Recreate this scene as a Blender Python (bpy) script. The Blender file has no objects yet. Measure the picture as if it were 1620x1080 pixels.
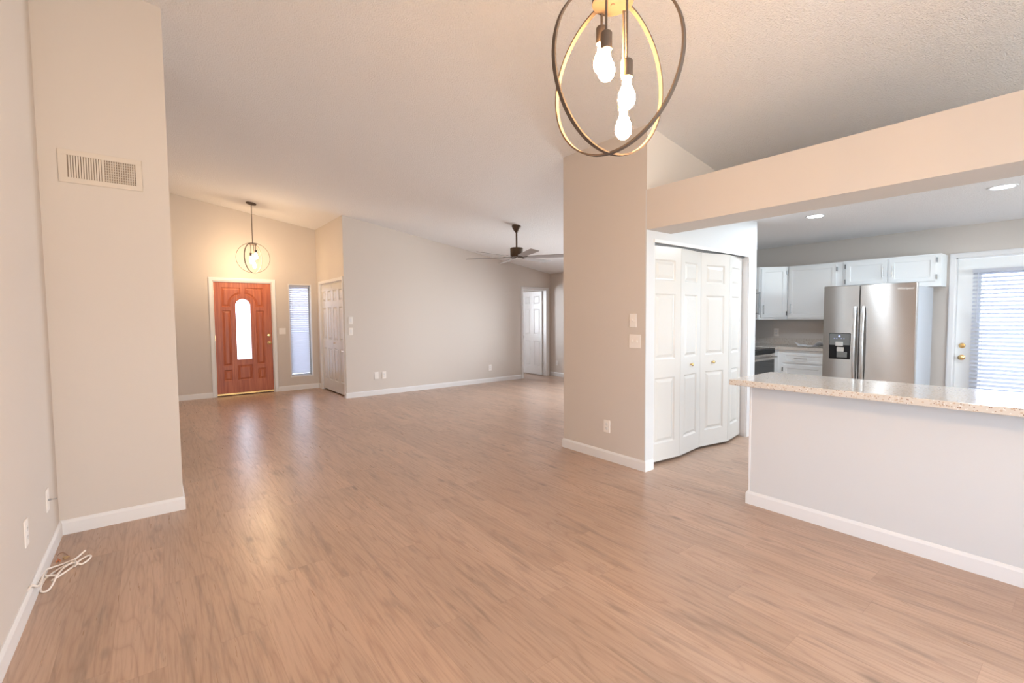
import bpy, bmesh, math, random
from mathutils import Vector, Matrix
R = math.radians
random.seed(7)
SC = bpy.context.scene
COL = SC.collection

# ------------------------------------------------------------------ camera
cam_d = bpy.data.cameras.new('camera')
cam = bpy.data.objects.new('camera', cam_d)
COL.objects.link(cam)
cam_d.sensor_width = 36.0
cam_d.lens = 730.16 / 1620 * 36
cam_d.clip_start = 0.05
_yaw, _pitch, _roll = R(37.944), R(-2.961), R(-0.471)
_f = Vector((math.sin(_yaw) * math.cos(_pitch), math.cos(_yaw) * math.cos(_pitch), math.sin(_pitch)))
_r = Vector((math.cos(_yaw), -math.sin(_yaw), 0))
_u = _r.cross(_f)
_r2 = _r * math.cos(_roll) + _u * math.sin(_roll)
_u2 = -_r * math.sin(_roll) + _u * math.cos(_roll)
m = Matrix((( _r2.x, _u2.x, -_f.x, 0), (_r2.y, _u2.y, -_f.y, 0), (_r2.z, _u2.z, -_f.z, 1.37), (0, 0, 0, 1)))
cam.matrix_world = m
SC.camera = cam

# ------------------------------------------------------------------ world, exposure, daylight
SC.view_settings.view_transform = 'Standard'
SC.view_settings.look = 'None'
SC.view_settings.gamma = 1.0
SC.view_settings.exposure = 0.0
SC.view_settings.use_curve_mapping = False
world = bpy.data.worlds.new('world')
SC.world = world
world.use_nodes = True
wn = world.node_tree
# light colours as linear RGB times strength, one entry per source, added ones included
LIGHT = {
    'world': (2.400, 2.700, 3.200),
    'dining': (0.680, 0.610, 0.460),
    'bounce_fill': (0.050, 0.050, 0.040),
    'side': (0.030, 0.150, 0.250),
    'ledge_fill': (2.600, 2.500, 2.200),
    'living': (1.300, 1.310, 1.230),
    'bedroom': (3.000, 3.100, 3.100),
    'kitchen': (0.950, 1.060, 1.000),
    'orb': (1.900, 1.060, 0.410),
    'entry': (1.450, 1.020, 0.600),
    'down': (0.780, 0.890, 0.980),
    'down_added': (0.300, 0.330, 0.360),
}
def split(c):
    m_ = max(c) or 1e-9
    return m_, tuple(x / m_ for x in c)
_s, _c = split(LIGHT['world'])
wn.nodes['Background'].inputs[0].default_value = (*_c, 1)
wn.nodes['Background'].inputs[1].default_value = 2.0 * _s

def area(name, loc, direction, sx, sy, power, key):
    st, color = split(LIGHT[key]); power = power * st
    d = bpy.data.lights.new(name, 'AREA')
    d.shape = 'RECTANGLE'
    d.size, d.size_y = sx, sy
    d.energy = power
    d.color = color
    o = bpy.data.objects.new(name, d)
    COL.objects.link(o)
    o.location = loc
    o.rotation_euler = Vector(direction).to_track_quat('-Z', 'Z').to_euler()
    return o
area('daylight_dining_slider', (1.5, -2.3, 1.15), (0, 1, -0.05), 2.6, 2.1, 200, 'dining')
area('side_upward_fill', (-0.80, -0.95, 1.55), (1, 0.25, 0.8), 1.5, 1.0, 250, 'bounce_fill').data.spread = R(125)  # added fill lifting the vault, standing for ground bounce
area('assumed_side_window', (-0.85, -0.95, 1.25), (1, 0, -0.03), 1.6, 1.9, 120, 'side')  # assumed unseen window, added for cool light from the left
area('gable_slot_fill', (4.9, -2.2, 2.62), (0, 1, 0.02), 2.2, 0.22, 40, 'ledge_fill')  # unseen gable slot, added to brighten the ceiling above the beam
area('daylight_living_window', (7.75, 5.7, 1.3), (-1, 0.1, -0.05), 2.6, 1.9, 200, 'living')
area('daylight_bedroom_window', (5.6, 9.95, 1.4), (0, -1, 0), 1.4, 1.4, 60, 'bedroom')
area('kitchen_window_fill', (5.8, -2.3, 1.6), (0, 1, -0.05), 2.0, 1.2, 100, 'kitchen')  # unseen kitchen window, added to brighten the kitchen

# ------------------------------------------------------------------ materials
def mat(name, color, rough=0.5, metal=0.0, spec=0.5, bump=None, vary=None, emit=None, aniso=None, coat=0):
    mt = bpy.data.materials.new(name)
    mt.use_nodes = True
    nt = mt.node_tree
    b = nt.nodes['Principled BSDF']
    b.inputs['Base Color'].default_value = (*color, 1)
    b.inputs['Roughness'].default_value = rough
    b.inputs['Metallic'].default_value = metal
    b.inputs['Specular IOR Level'].default_value = spec
    b.inputs['Coat Weight'].default_value = coat
    tc = nt.nodes.new('ShaderNodeTexCoord')
    if vary:
        sc, amt = vary
        n = nt.nodes.new('ShaderNodeTexNoise')
        n.inputs['Scale'].default_value = sc
        n.inputs['Detail'].default_value = 4
        nt.links.new(tc.outputs['Object'], n.inputs['Vector'])
        mx = nt.nodes.new('ShaderNodeMix')
        mx.data_type = 'RGBA'
        mx.inputs[6].default_value = (*[c * (1 - amt) for c in color], 1)
        mx.inputs[7].default_value = (*[min(1, c * (1 + amt)) for c in color], 1)
        nt.links.new(n.outputs[0], mx.inputs[0])
        nt.links.new(mx.outputs[2], b.inputs['Base Color'])
    if bump:
        sc, st, dist = bump
        n = nt.nodes.new('ShaderNodeTexNoise')
        n.inputs['Scale'].default_value = sc
        n.inputs['Detail'].default_value = 3
        n.inputs['Roughness'].default_value = 0.6
        nt.links.new(tc.outputs['Object'], n.inputs['Vector'])
        bp = nt.nodes.new('ShaderNodeBump')
        bp.inputs['Strength'].default_value = st
        bp.inputs['Distance'].default_value = dist
        nt.links.new(n.outputs[0], bp.inputs['Height'])
        nt.links.new(bp.outputs[0], b.inputs['Normal'])
    if emit:
        b.inputs['Emission Color'].default_value = (*emit[0], 1)
        b.inputs['Emission Strength'].default_value = emit[1]
    if aniso:
        b.inputs['Anisotropic'].default_value = aniso; b.inputs['Anisotropic Rotation'].default_value = 0.25
        tg = nt.nodes.new('ShaderNodeTangent')
        tg.direction_type = 'RADIAL'
        tg.axis = 'Z'
        nt.links.new(tg.outputs[0], b.inputs['Tangent'])
    return mt

M = {}
M['wall'] = mat('greige_wall_paint', (0.635, 0.58, 0.535), 0.62, bump=(55, 0.10, 0.002))
M['barwall'] = mat('off_white_wall_paint', (0.64, 0.645, 0.66), 0.55, bump=(55, 0.08, 0.002))
M['ceiling'] = mat('popcorn_ceiling_white', (0.91, 0.895, 0.90), 0.9, spec=0.2, bump=(95, 0.9, 0.016))
M['trim'] = mat('white_trim_paint', (0.77, 0.765, 0.775), 0.35)
M['door'] = mat('white_door_paint', (0.67, 0.65, 0.625), 0.22, bump=(90, 0.04, 0.001))
M['cabinet'] = mat('white_cabinet_paint', (0.86, 0.875, 0.88), 0.30)
M['plate'] = mat('white_plastic_plate', (0.86, 0.82, 0.79), 0.35)
M['slot'] = mat('dark_slot', (0.12, 0.10, 0.09), 0.6)
M['vent'] = mat('painted_vent_metal', (0.66, 0.59, 0.52), 0.45)
M['duct'] = mat('duct_shade_tone', (0.30, 0.23, 0.18), 0.8)  # dark tone holds the shade inside the duct
M['bronze'] = mat('dark_bronze_metal', (0.135, 0.105, 0.088), 0.65, metal=0.0, spec=0.25)
M['fanbronze'] = mat('oil_rubbed_bronze', (0.10, 0.07, 0.05), 0.45, metal=0.6)
M['blade'] = mat('grey_fan_blade', (0.34, 0.31, 0.305), 0.45, vary=(14, 0.08))
M['brass'] = mat('polished_brass', (0.78, 0.55, 0.25), 0.2, metal=1.0)
M['nickel'] = mat('brushed_nickel', (0.62, 0.62, 0.62), 0.28, metal=1.0)
M['hinge'] = mat('grey_hinge_steel', (0.33, 0.34, 0.35), 0.4, metal=0.8)
M['steel'] = mat('brushed_stainless_steel', (0.60, 0.58, 0.56), 0.27, metal=1.0, aniso=0.97)
M['side'] = mat('grey_painted_fridge_side', (0.50, 0.52, 0.56), 0.4)
M['black'] = mat('black_plastic', (0.010, 0.010, 0.011), 0.45, spec=0.25)
M['blackglass'] = mat('black_oven_glass', (0.02, 0.022, 0.024), 0.08)
M['grey'] = mat('grey_plastic', (0.16, 0.165, 0.16), 0.35)
M['lightgrey'] = mat('silver_plastic', (0.55, 0.53, 0.50), 0.3)
M['logo'] = mat('silver_lettering', (0.85, 0.83, 0.80), 0.3, metal=0.3)
M['icon'] = mat('blue_lit_icon', (0.3, 0.35, 0.6), 0.5, emit=((0.45, 0.5, 0.9), 1.0))
M['paper'] = mat('white_paper', (0.92, 0.92, 0.94), 0.7)
M['cable'] = mat('white_cable_jacket', (0.86, 0.79, 0.73), 0.45)
M['wire_red'] = mat('orange_wire', (0.62, 0.22, 0.10), 0.5)
M['wire_tan'] = mat('tan_wire', (0.55, 0.38, 0.20), 0.5)
M['wire_dark'] = mat('copper_wire', (0.30, 0.16, 0.10), 0.4, metal=0.5)
_s, _c = split(LIGHT['orb'])
M['bulb'] = mat('lit_frosted_bulb', (1, 0.95, 0.9), 0.4, emit=(_c, 200 * _s))
_s, _c = split(LIGHT['entry'])
M['bulb_entry'] = mat('lit_frosted_bulb_entry', (1, 0.95, 0.9), 0.4, emit=(_c, 200 * _s))
_s, _c = split(LIGHT['down'])
M['downlight'] = mat('lit_downlight_lens', (1, 1, 1), 0.5, emit=(_c, 20 * _s))
M['concrete'] = mat('patio_concrete', (0.55, 0.53, 0.50), 0.9, vary=(3, 0.08))
M['gold'] = mat('door_leak_gold', (0.75, 0.52, 0.22), 0.3, metal=0.9)  # gold colour stands for light leaking at the door foot
M['darkgap'] = mat('dark_door_gap', (0.13, 0.08, 0.05), 0.6)

def granite():
    mt = mat('speckled_cream_quartz', (0.8, 0.76, 0.7), 0.14, coat=0.3)
    nt = mt.node_tree
    b = nt.nodes['Principled BSDF']
    tc = nt.nodes.new('ShaderNodeTexCoord')
    prev = None
    base = (0.64, 0.585, 0.53, 1)
    last = None
    for sc, thr, colr in ((60, 0.30, (0.54, 0.43, 0.34, 1)), (70, 0.20, (0.26, 0.15, 0.10, 1)), (90, 0.30, (0.76, 0.74, 0.71, 1))):
        v = nt.nodes.new('ShaderNodeTexVoronoi')
        v.inputs['Scale'].default_value = sc
        nt.links.new(tc.outputs['Object'], v.inputs['Vector'])
        lt = nt.nodes.new('ShaderNodeMath'); lt.operation = 'LESS_THAN'
        lt.inputs[1].default_value = thr
        nt.links.new(v.outputs['Distance'], lt.inputs[0])
        # only some cells carry a speck
        sp = nt.nodes.new('ShaderNodeSeparateColor')
        nt.links.new(v.outputs['Color'], sp.inputs[0])
        gt = nt.nodes.new('ShaderNodeMath'); gt.operation = 'GREATER_THAN'
        gt.inputs[1].default_value = 0.5
        nt.links.new(sp.outputs[0], gt.inputs[0])
        mu = nt.nodes.new('ShaderNodeMath'); mu.operation = 'MULTIPLY'
        nt.links.new(lt.outputs[0], mu.inputs[0]); nt.links.new(gt.outputs[0], mu.inputs[1])
        mx = nt.nodes.new('ShaderNodeMix'); mx.data_type = 'RGBA'
        nt.links.new(mu.outputs[0], mx.inputs[0])
        if last: nt.links.new(last, mx.inputs[6])
        else: mx.inputs[6].default_value = base
        mx.inputs[7].default_value = colr
        last = mx.outputs[2]
    nt.links.new(last, b.inputs['Base Color'])
    return mt
M['granite'] = granite()

def wood_floor():
    mt = bpy.data.materials.new('light_oak_vinyl_planks')
    mt.use_nodes = True
    nt = mt.node_tree
    b = nt.nodes['Principled BSDF']
    L = nt.links.new
    def math_(op, a, c=None):
        n = nt.nodes.new('ShaderNodeMath'); n.operation = op
        for i, v in enumerate((a, c)):
            if v is None: continue
            if isinstance(v, (int, float)): n.inputs[i].default_value = v
            else: L(v, n.inputs[i])
        return n.outputs[0]
    tc = nt.nodes.new('ShaderNodeTexCoord')
    sx = nt.nodes.new('ShaderNodeSeparateXYZ')
    L(tc.outputs['Object'], sx.inputs[0])
    X, Y = sx.outputs[0], sx.outputs[1]
    W, LN = 0.18, 1.22
    xr = math_('DIVIDE', X, W)
    row = math_('FLOOR', xr)
    wn1 = nt.nodes.new('ShaderNodeTexWhiteNoise'); wn1.noise_dimensions = '1D'
    L(row, wn1.inputs['W'])
    yr = math_('ADD', math_('DIVIDE', Y, LN), wn1.outputs['Value'])
    colm = math_('FLOOR', yr)
    idv = nt.nodes.new('ShaderNodeCombineXYZ')
    L(row, idv.inputs[0]); L(colm, idv.inputs[1])
    wn2 = nt.nodes.new('ShaderNodeTexWhiteNoise'); wn2.noise_dimensions = '2D'
    L(idv.outputs[0], wn2.inputs['Vector'])
    off = nt.nodes.new('ShaderNodeVectorMath'); off.operation = 'SCALE'
    L(wn2.outputs['Color'], off.inputs[0]); off.inputs['Scale'].default_value = 37.0
    pos = nt.nodes.new('ShaderNodeVectorMath'); pos.operation = 'ADD'
    L(tc.outputs['Object'], pos.inputs[0]); L(off.outputs[0], pos.inputs[1])
    def noise(scale3, sc, det, rough=0.55, dist=0.0):
        mp = nt.nodes.new('ShaderNodeVectorMath'); mp.operation = 'MULTIPLY'
        L(pos.outputs[0], mp.inputs[0]); mp.inputs[1].default_value = scale3
        n = nt.nodes.new('ShaderNodeTexNoise')
        n.inputs['Scale'].default_value = sc
        n.inputs['Detail'].default_value = det
        n.inputs['Roughness'].default_value = rough
        n.inputs['Distortion'].default_value = dist
        L(mp.outputs[0], n.inputs['Vector'])
        return n.outputs[0]
    cath = noise((6.0, 0.55, 1), 1.0, 1.5, 0.45, 0.15)          # growth rings as contour lines
    rings = math_('FRACT', math_('MULTIPLY', cath, 13.0))
    ringl = math_('POWER', math_('ABSOLUTE', math_('SUBTRACT', math_('MULTIPLY', rings, 2.0), 1.0)), 5.0)
    fine = noise((85, 4.0, 1), 1.0, 3.0, 0.6)
    blot = noise((4.5, 1.3, 1), 1.0, 3.0, 0.6)
    dark = noise((14, 1.7, 1), 1.0, 4.0, 0.65, 0.3)
    knot = nt.nodes.new('ShaderNodeTexVoronoi')
    mpk = nt.nodes.new('ShaderNodeVectorMath'); mpk.operation = 'MULTIPLY'
    L(pos.outputs[0], mpk.inputs[0]); mpk.inputs[1].default_value = (5.0, 1.7, 0.0)
    L(mpk.outputs[0], knot.inputs['Vector']); knot.inputs['Scale'].default_value = 1.0
    kn = nt.nodes.new('ShaderNodeMapRange')
    L(knot.outputs['Distance'], kn.inputs[0])
    kn.inputs[1].default_value = 0.02; kn.inputs[2].default_value = 0.12
    kn.inputs[3].default_value = 0.8; kn.inputs[4].default_value = 0.0
    def mixc(fac, a, c):
        mx = nt.nodes.new('ShaderNodeMix'); mx.data_type = 'RGBA'
        L(fac, mx.inputs[0]) if not isinstance(fac, float) else setattr(mx.inputs[0], 'default_value', fac)
        for i, v in ((6, a), (7, c)):
            if isinstance(v, tuple): mx.inputs[i].default_value = v
            else: L(v, mx.inputs[i])
        return mx.outputs[2]
    def rng(v, a, c, d=0.0, e=1.0):
        n = nt.nodes.new('ShaderNodeMapRange')
        L(v, n.inputs[0])
        for i, q in enumerate((a, c, d, e)): n.inputs[i + 1].default_value = q
        return n.outputs[0]
    plank = mixc(wn2.outputs['Value'], FL_A, FL_B)
    c1 = mixc(rng(blot, 0.35, 0.7, 0, 0.55), plank, FL_C)
    c2 = mixc(rng(fine, 0.45, 0.75, 0, 0.42), c1, FL_D)
    c3 = mixc(math_('MULTIPLY', ringl, 0.34), c2, FL_D)
    c4 = mixc(rng(dark, 0.54, 0.73, 0, 0.60), c3, FL_E)
    c5 = mixc(kn.outputs[0], c4, FL_E)
    # seams
    fx = math_('FRACT', xr); fy = math_('FRACT', yr)
    ex = math_('LESS_THAN', math_('MINIMUM', fx, math_('SUBTRACT', 1.0, fx)), 0.0055)
    ey = math_('LESS_THAN', math_('MINIMUM', fy, math_('SUBTRACT', 1.0, fy)), 0.0010)
    seam = math_('MAXIMUM', ex, ey)
    c6 = mixc(math_('MULTIPLY', seam, 0.30), c5, FL_D)
    L(c6, b.inputs['Base Color'])
    L(rng(fine, 0.3, 0.8, 0.27, 0.38), b.inputs['Roughness'])
    b.inputs['Specular IOR Level'].default_value = 0.5
    hgt = math_('SUBTRACT', math_('MULTIPLY', fine, 0.5), math_('ADD', seam, math_('MULTIPLY', ringl, 0.2)))
    bp = nt.nodes.new('ShaderNodeBump')
    bp.inputs['Strength'].default_value = 0.10
    bp.inputs['Distance'].default_value = 0.004
    L(hgt, bp.inputs['Height']); L(bp.outputs[0], b.inputs['Normal'])
    return mt
FL_A = (0.47, 0.320, 0.235, 1)
FL_B = (0.57, 0.395, 0.295, 1)
FL_C = (0.43, 0.315, 0.245, 1)
FL_D = (0.27, 0.165, 0.115, 1)
FL_E = (0.22, 0.165, 0.135, 1)
M['floor'] = wood_floor()

def front_door_wood():
    mt = mat('stained_mahogany', (0.45, 0.12, 0.05), 0.38)
    nt = mt.node_tree
    b = nt.nodes['Principled BSDF']
    tc = nt.nodes.new('ShaderNodeTexCoord')
    mp = nt.nodes.new('ShaderNodeMapping')
    mp.inputs['Scale'].default_value = (30, 30, 1.6)
    nt.links.new(tc.outputs['Object'], mp.inputs[0])
    n = nt.nodes.new('ShaderNodeTexNoise')
    n.inputs['Scale'].default_value = 1.5; n.inputs['Detail'].default_value = 5
    nt.links.new(mp.outputs[0], n.inputs['Vector'])
    cr = nt.nodes.new('ShaderNodeValToRGB')
    cr.color_ramp.elements[0].position = 0.3
    cr.color_ramp.elements[0].color = (0.34, 0.075, 0.035, 1)
    cr.color_ramp.elements[1].position = 0.75
    cr.color_ramp.elements[1].color = (0.56, 0.17, 0.075, 1)
    nt.links.new(n.outputs[0], cr.inputs[0])
    nt.links.new(cr.outputs[0], b.inputs['Base Color'])
    return mt
M['mahogany'] = front_door_wood()

def glass(name='window_glass', tint=(0.95, 0.97, 1.0)):
    mt = bpy.data.materials.new(name); mt.use_nodes = True
    nt = mt.node_tree; nt.nodes.clear()
    o = nt.nodes.new('ShaderNodeOutputMaterial')
    t = nt.nodes.new('ShaderNodeBsdfTransparent'); t.inputs[0].default_value = (*tint, 1)
    g = nt.nodes.new('ShaderNodeBsdfGlossy'); g.inputs['Roughness'].default_value = 0.02
    fr = nt.nodes.new('ShaderNodeFresnel'); fr.inputs[0].default_value = 1.45
    mx = nt.nodes.new('ShaderNodeMixShader')
    nt.links.new(fr.outputs[0], mx.inputs[0]); nt.links.new(t.outputs[0], mx.inputs[1]); nt.links.new(g.outputs[0], mx.inputs[2])
    nt.links.new(mx.outputs[0], o.inputs[0])
    return mt
M['glass'] = glass()
def slat_mat():
    mt = bpy.data.materials.new('white_blind_slat'); mt.use_nodes = True
    nt = mt.node_tree; nt.nodes.clear()
    o = nt.nodes.new('ShaderNodeOutputMaterial')
    d = nt.nodes.new('ShaderNodeBsdfDiffuse'); d.inputs[0].default_value = (0.86, 0.86, 0.88, 1)
    t = nt.nodes.new('ShaderNodeBsdfTranslucent'); t.inputs[0].default_value = (0.80, 0.82, 0.88, 1)
    mx = nt.nodes.new('ShaderNodeMixShader'); mx.inputs[0].default_value = 0.62
    nt.links.new(d.outputs[0], mx.inputs[1]); nt.links.new(t.outputs[0], mx.inputs[2]); nt.links.new(mx.outputs[0], o.inputs[0])
    return mt
M['slat'] = slat_mat()

# ------------------------------------------------------------------ helpers
def obj(name, bm, mt, parent=None, smooth=False, bevel=0.0, label=None):
    me = bpy.data.meshes.new(name)
    bmesh.ops.remove_doubles(bm, verts=bm.verts, dist=1e-6)
    bmesh.ops.recalc_face_normals(bm, faces=bm.faces)
    bm.to_mesh(me); bm.free()
    o = bpy.data.objects.new(name, me)
    COL.objects.link(o)
    me.materials.append(mt)
    if parent: o.parent = parent
    if smooth:
        for p in me.polygons: p.use_smooth = True
        me.set_sharp_from_angle(angle=R(40))
    if bevel:
        md = o.modifiers.new('bevel', 'BEVEL'); md.width = bevel; md.segments = 2
        md.limit_method = 'ANGLE'; md.angle_limit = R(40)
    if label: o['label'] = label
    return o
def thing(name, label, cat, loc=(0, 0, 0), rotz=0.0, group=None, kind=None):
    o = bpy.data.objects.new(name, None); COL.objects.link(o)
    o.empty_display_size = 0.1
    o.location = loc; o.rotation_euler = (0, 0, rotz)
    tag(o, label, cat, group, kind)
    return o
def tag(o, label=None, cat=None, group=None, kind=None):
    if label: o['label'] = label
    if cat: o['category'] = cat
    if group: o['group'] = group
    if kind: o['kind'] = kind
    return o
def struct(name, bm, mt, label=None, cat=None, **k):
    o = obj(name, bm, mt, None, **k)
    tag(o, label, cat, None, 'structure')
    return o
def NB(): return bmesh.new()
def box(bm, x0, x1, y0, y1, z0, z1, mx=None):
    vs = [bm.verts.new((x, y, z)) for z in (z0, z1) for y in (y0, y1) for x in (x0, x1)]
    if mx is not None:
        for v in vs: v.co = mx @ v.co
    for f in ((0, 1, 3, 2), (4, 5, 7, 6), (0, 1, 5, 4), (2, 3, 7, 6), (0, 2, 6, 4), (1, 3, 7, 5)):
        bm.faces.new([vs[i] for i in f])
    return bm
def lathe(bm, prof, seg=24, mx=None, cap=True):
    """prof = list of (r, z) turned about Z"""
    rings = []
    for r, z in prof:
        if r < 1e-6:
            rings.append([bm.verts.new((0, 0, z))])
        else:
            rings.append([bm.verts.new((r * math.cos(2 * math.pi * i / seg), r * math.sin(2 * math.pi * i / seg), z)) for i in range(seg)])
    allv = [v for q in rings for v in q]
    for a, b in zip(rings[:-1], rings[1:]):
        for i in range(seg):
            j = (i + 1) % seg
            if len(a) == 1 and len(b) == 1: continue
            if len(a) == 1: bm.faces.new((a[0], b[i], b[j]))
            elif len(b) == 1: bm.faces.new((a[i], a[j], b[0]))
            else: bm.faces.new((a[i], a[j], b[j], b[i]))
    if cap and len(rings[0]) > 1: bm.faces.new(rings[0])
    if cap and len(rings[-1]) > 1: bm.faces.new(rings[-1][::-1])
    if mx is not None:
        for v in allv: v.co = mx @ v.co
    return bm
def cyl(bm, p0, p1, r, seg=16, r2=None):
    p0, p1 = Vector(p0), Vector(p1)
    d = p1 - p0
    q = d.to_track_quat('Z', 'Y').to_matrix().to_4x4()
    return lathe(bm, [(r, 0), (r2 if r2 is not None else r, d.length)], seg, Matrix.Translation(p0) @ q)
def prism(bm, poly, z0, z1):
    """poly in XY, z1 may be a function of (x, y)"""
    lo = [bm.verts.new((x, y, z0)) for x, y in poly]
    hi = [bm.verts.new((x, y, z1(x, y) if callable(z1) else z1)) for x, y in poly]
    n = len(poly)
    bm.faces.new(lo); bm.faces.new(hi)
    for i in range(n):
        j = (i + 1) % n
        bm.faces.new((lo[i], lo[j], hi[j], hi[i]))
    return bm
def tube(bm, pts, r, seg=8, closed=False):
    pts = [Vector(p) for p in pts]
    n = len(pts); rings = []
    up = None
    for i, p in enumerate(pts):
        a = pts[(i - 1) % n] if (closed or i > 0) else p
        c = pts[(i + 1) % n] if (closed or i < n - 1) else p
        t = (c - a).normalized()
        if up is None:
            up = Vector((0, 0, 1)) if abs(t.z) < 0.9 else Vector((1, 0, 0))
        s = t.cross(up).normalized(); up = s.cross(t).normalized()
        rings.append([bm.verts.new(p + (s * math.cos(k * 2 * math.pi / seg) + up * math.sin(k * 2 * math.pi / seg)) * r) for k in range(seg)])
    for i in range(n if closed else n - 1):
        A, B = rings[i], rings[(i + 1) % n]
        for k in range(seg):
            bm.faces.new((A[k], A[(k + 1) % seg], B[(k + 1) % seg], B[k]))
    if not closed:
        bm.faces.new(rings[0]); bm.faces.new(rings[-1][::-1])
    return bm
def smooth_path(pts, n=8, closed=False):
    out = []; P = [Vector(p) for p in pts]; m_ = len(P)
    g = (lambda i: P[i % m_]) if closed else (lambda i: P[max(0, min(m_ - 1, i))])
    for i in range(m_ if closed else m_ - 1):
        a, b, c, d = g(i - 1), g(i), g(i + 1), g(i + 2)
        for k in range(n):
            t = k / n
            out.append(0.5 * ((2 * b) + (c - a) * t + (2 * a - 5 * b + 4 * c - d) * t * t + (3 * b - a - 3 * c + d) * t ** 3))
    if not closed: out.append(P[-1])
    return out
def sweep(bm, path, prof, fn, side=1):
    """mitred sweep: path 2D, prof (d offset to the side, w height), fn(u,v,w)->3D"""
    n = len(path); cols = []
    for i in range(n):
        p = Vector(path[i])
        ds = []
        if i > 0: ds.append((p - Vector(path[i - 1])).normalized())
        if i < n - 1: ds.append((Vector(path[i + 1]) - p).normalized())
        ns = [Vector((-d.y, d.x)) * side for d in ds]
        if len(ns) == 2:
            b = (ns[0] + ns[1]).normalized(); b = b / max(0.2, b.dot(ns[0]))
        else: b = ns[0]
        cols.append([bm.verts.new(fn(p.x + b.x * d, p.y + b.y * d, w)) for d, w in prof])
    k = len(prof)
    for i in range(n - 1):
        for j in range(k):
            j2 = (j + 1) % k
            bm.faces.new((cols[i][j], cols[i][j2], cols[i + 1][j2], cols[i + 1][j]))
    bm.faces.new(cols[0]); bm.faces.new(cols[-1][::-1])
    return bm
def offset(poly, d):
    """inset a CCW polygon by d"""
    n = len(poly); out = []
    for i in range(n):
        p = Vector(poly[i]); a = (p - Vector(poly[i - 1])).normalized(); c = (Vector(poly[(i + 1) % n]) - p).normalized()
        n1, n2 = Vector((-a.y, a.x)), Vector((-c.y, c.x))
        b = (n1 + n2)
        b = b.normalized() if b.length > 1e-6 else n1
        b = b / max(0.35, b.dot(n1))
        out.append((p.x + b.x * d, p.y + b.y * d))
    return out
def rect(x0, x1, z0, z1): return [(x0, z0), (x1, z0), (x1, z1), (x0, z1)]
RAISED = ((0.010, 0.008), (0.018, 0.009), (0.045, 0.0015))
SHAKER = ((0.002, 0.007),)
def slab(bm, W, H, T, panels=(), holes=(), rings=RAISED, both=False):
    """door leaf: x 0..W, z 0..H, front at y=0 facing -y, back at y=T"""
    def face_side(y, sgn, pan):
        loops = []
        edges = []
        def addloop(poly):
            vs = [bm.verts.new((x, y, z)) for x, z in poly]
            es = [bm.edges.new((vs[i], vs[(i + 1) % len(vs)])) for i in range(len(vs))]
            edges.extend(es); return vs
        outer = addloop(rect(0, W, 0, H))
        ploops = [addloop(p) for p in pan]
        hl = [addloop(h) for h in holes]
        bmesh.ops.triangle_fill(bm, use_beauty=True, use_dissolve=False, edges=edges)
        for vs, p in zip(ploops, pan):
            prev = vs
            for d, dep in rings:
                q = offset(p, d)
                cur = [bm.verts.new((x, y + sgn * dep, z)) for x, z in q]
                for i in range(len(cur)):
                    j = (i + 1) % len(cur)
                    bm.faces.new((prev[i], prev[j], cur[j], cur[i]))
                prev = cur
            bm.faces.new(prev)
        return outer, hl
    o1, h1 = face_side(0, 1, panels)
    o2, h2 = face_side(T, -1, panels if both else ())
    for A, B in [(o1, o2)] + list(zip(h1, h2)):
        for i in range(len(A)):
            j = (i + 1) % len(A)
            bm.faces.new((A[i], A[j], B[j], B[i]))
    return bm
CS = 0.1563
def vault(x, y=0): return 3.534 - CS * x
def wtop(x, y): return vault(x) + 0.04
def pull(parent, p0, p1, out, name='handle'):
    """bar pull between p0 and p1 standing off along out"""
    bm = NB(); p0, p1, out = Vector(p0), Vector(p1), Vector(out)
    ax = (p1 - p0).normalized()
    cyl(bm, p0 + out * 0.03 - ax * 0.012, p1 + out * 0.03 + ax * 0.012, 0.0055, 10)
    cyl(bm, p0, p0 + out * 0.03, 0.0045, 8); cyl(bm, p1, p1 + out * 0.03, 0.0045, 8)
    return obj(name, bm, M['nickel'], parent, smooth=True, label='brushed metal bar handle')

# ================================================================== SHELL
XL, YB, XB, YD, XC, YG, XF = -0.514, 4.069, 0.132, 9.635, 2.609, 7.997, 7.38
XCOL, YK1, YK2, XKB, XP = 3.393, 2.453, 3.472, 7.735, 5.444
BT, BB, BX = 2.458, 2.117, 3.752
YBACK = -2.0
bm = NB(); box(bm, -0.65, 7.86, YBACK - 0.12, 9.76, -0.12, 0)
struct('floor', bm, M['floor'], 'light wood plank floor running through dining, entry and living areas', 'floor')
# vaulted ceiling (one slope falling toward +X)
bm = NB()
def vslab(x0, x1, y0, y1):
    lo = [bm.verts.new((x, y, vault(x))) for x, y in ((x0, y0), (x1, y0), (x1, y1), (x0, y1))]
    hi = [bm.verts.new((x, y, vault(x) + 0.2)) for x, y in ((x0, y0), (x1, y0), (x1, y1), (x0, y1))]
    bm.faces.new(lo); bm.faces.new(hi)
    for i in range(4):
        j = (i + 1) % 4; bm.faces.new((lo[i], lo[j], hi[j], hi[i]))
vslab(-0.65, 6.88, YBACK - 0.12, 3.61)
vslab(-0.65, 7.50, 3.61, 9.76)
struct('ceiling', bm, M['ceiling'], 'white textured ceiling sloping down to the right', 'ceiling')
bm = NB()
box(bm, BX, XKB + 0.1, YBACK, YK1 + 0.05, 2.43, BT - 0.002)
box(bm, XP - 0.02, XKB + 0.1, YK1 + 0.05, 3.6, 2.43, BT - 0.002)
struct('ceiling_kitchen', bm, M['ceiling'], 'flat lowered kitchen ceiling with recessed lights', 'ceiling')
bm = NB(); box(bm, XCOL, BX, YBACK, YK1, BB, BT)
struct('trim_beam', bm, M['wall'], 'long beige boxed beam above the breakfast bar opening', 'beam')

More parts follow.
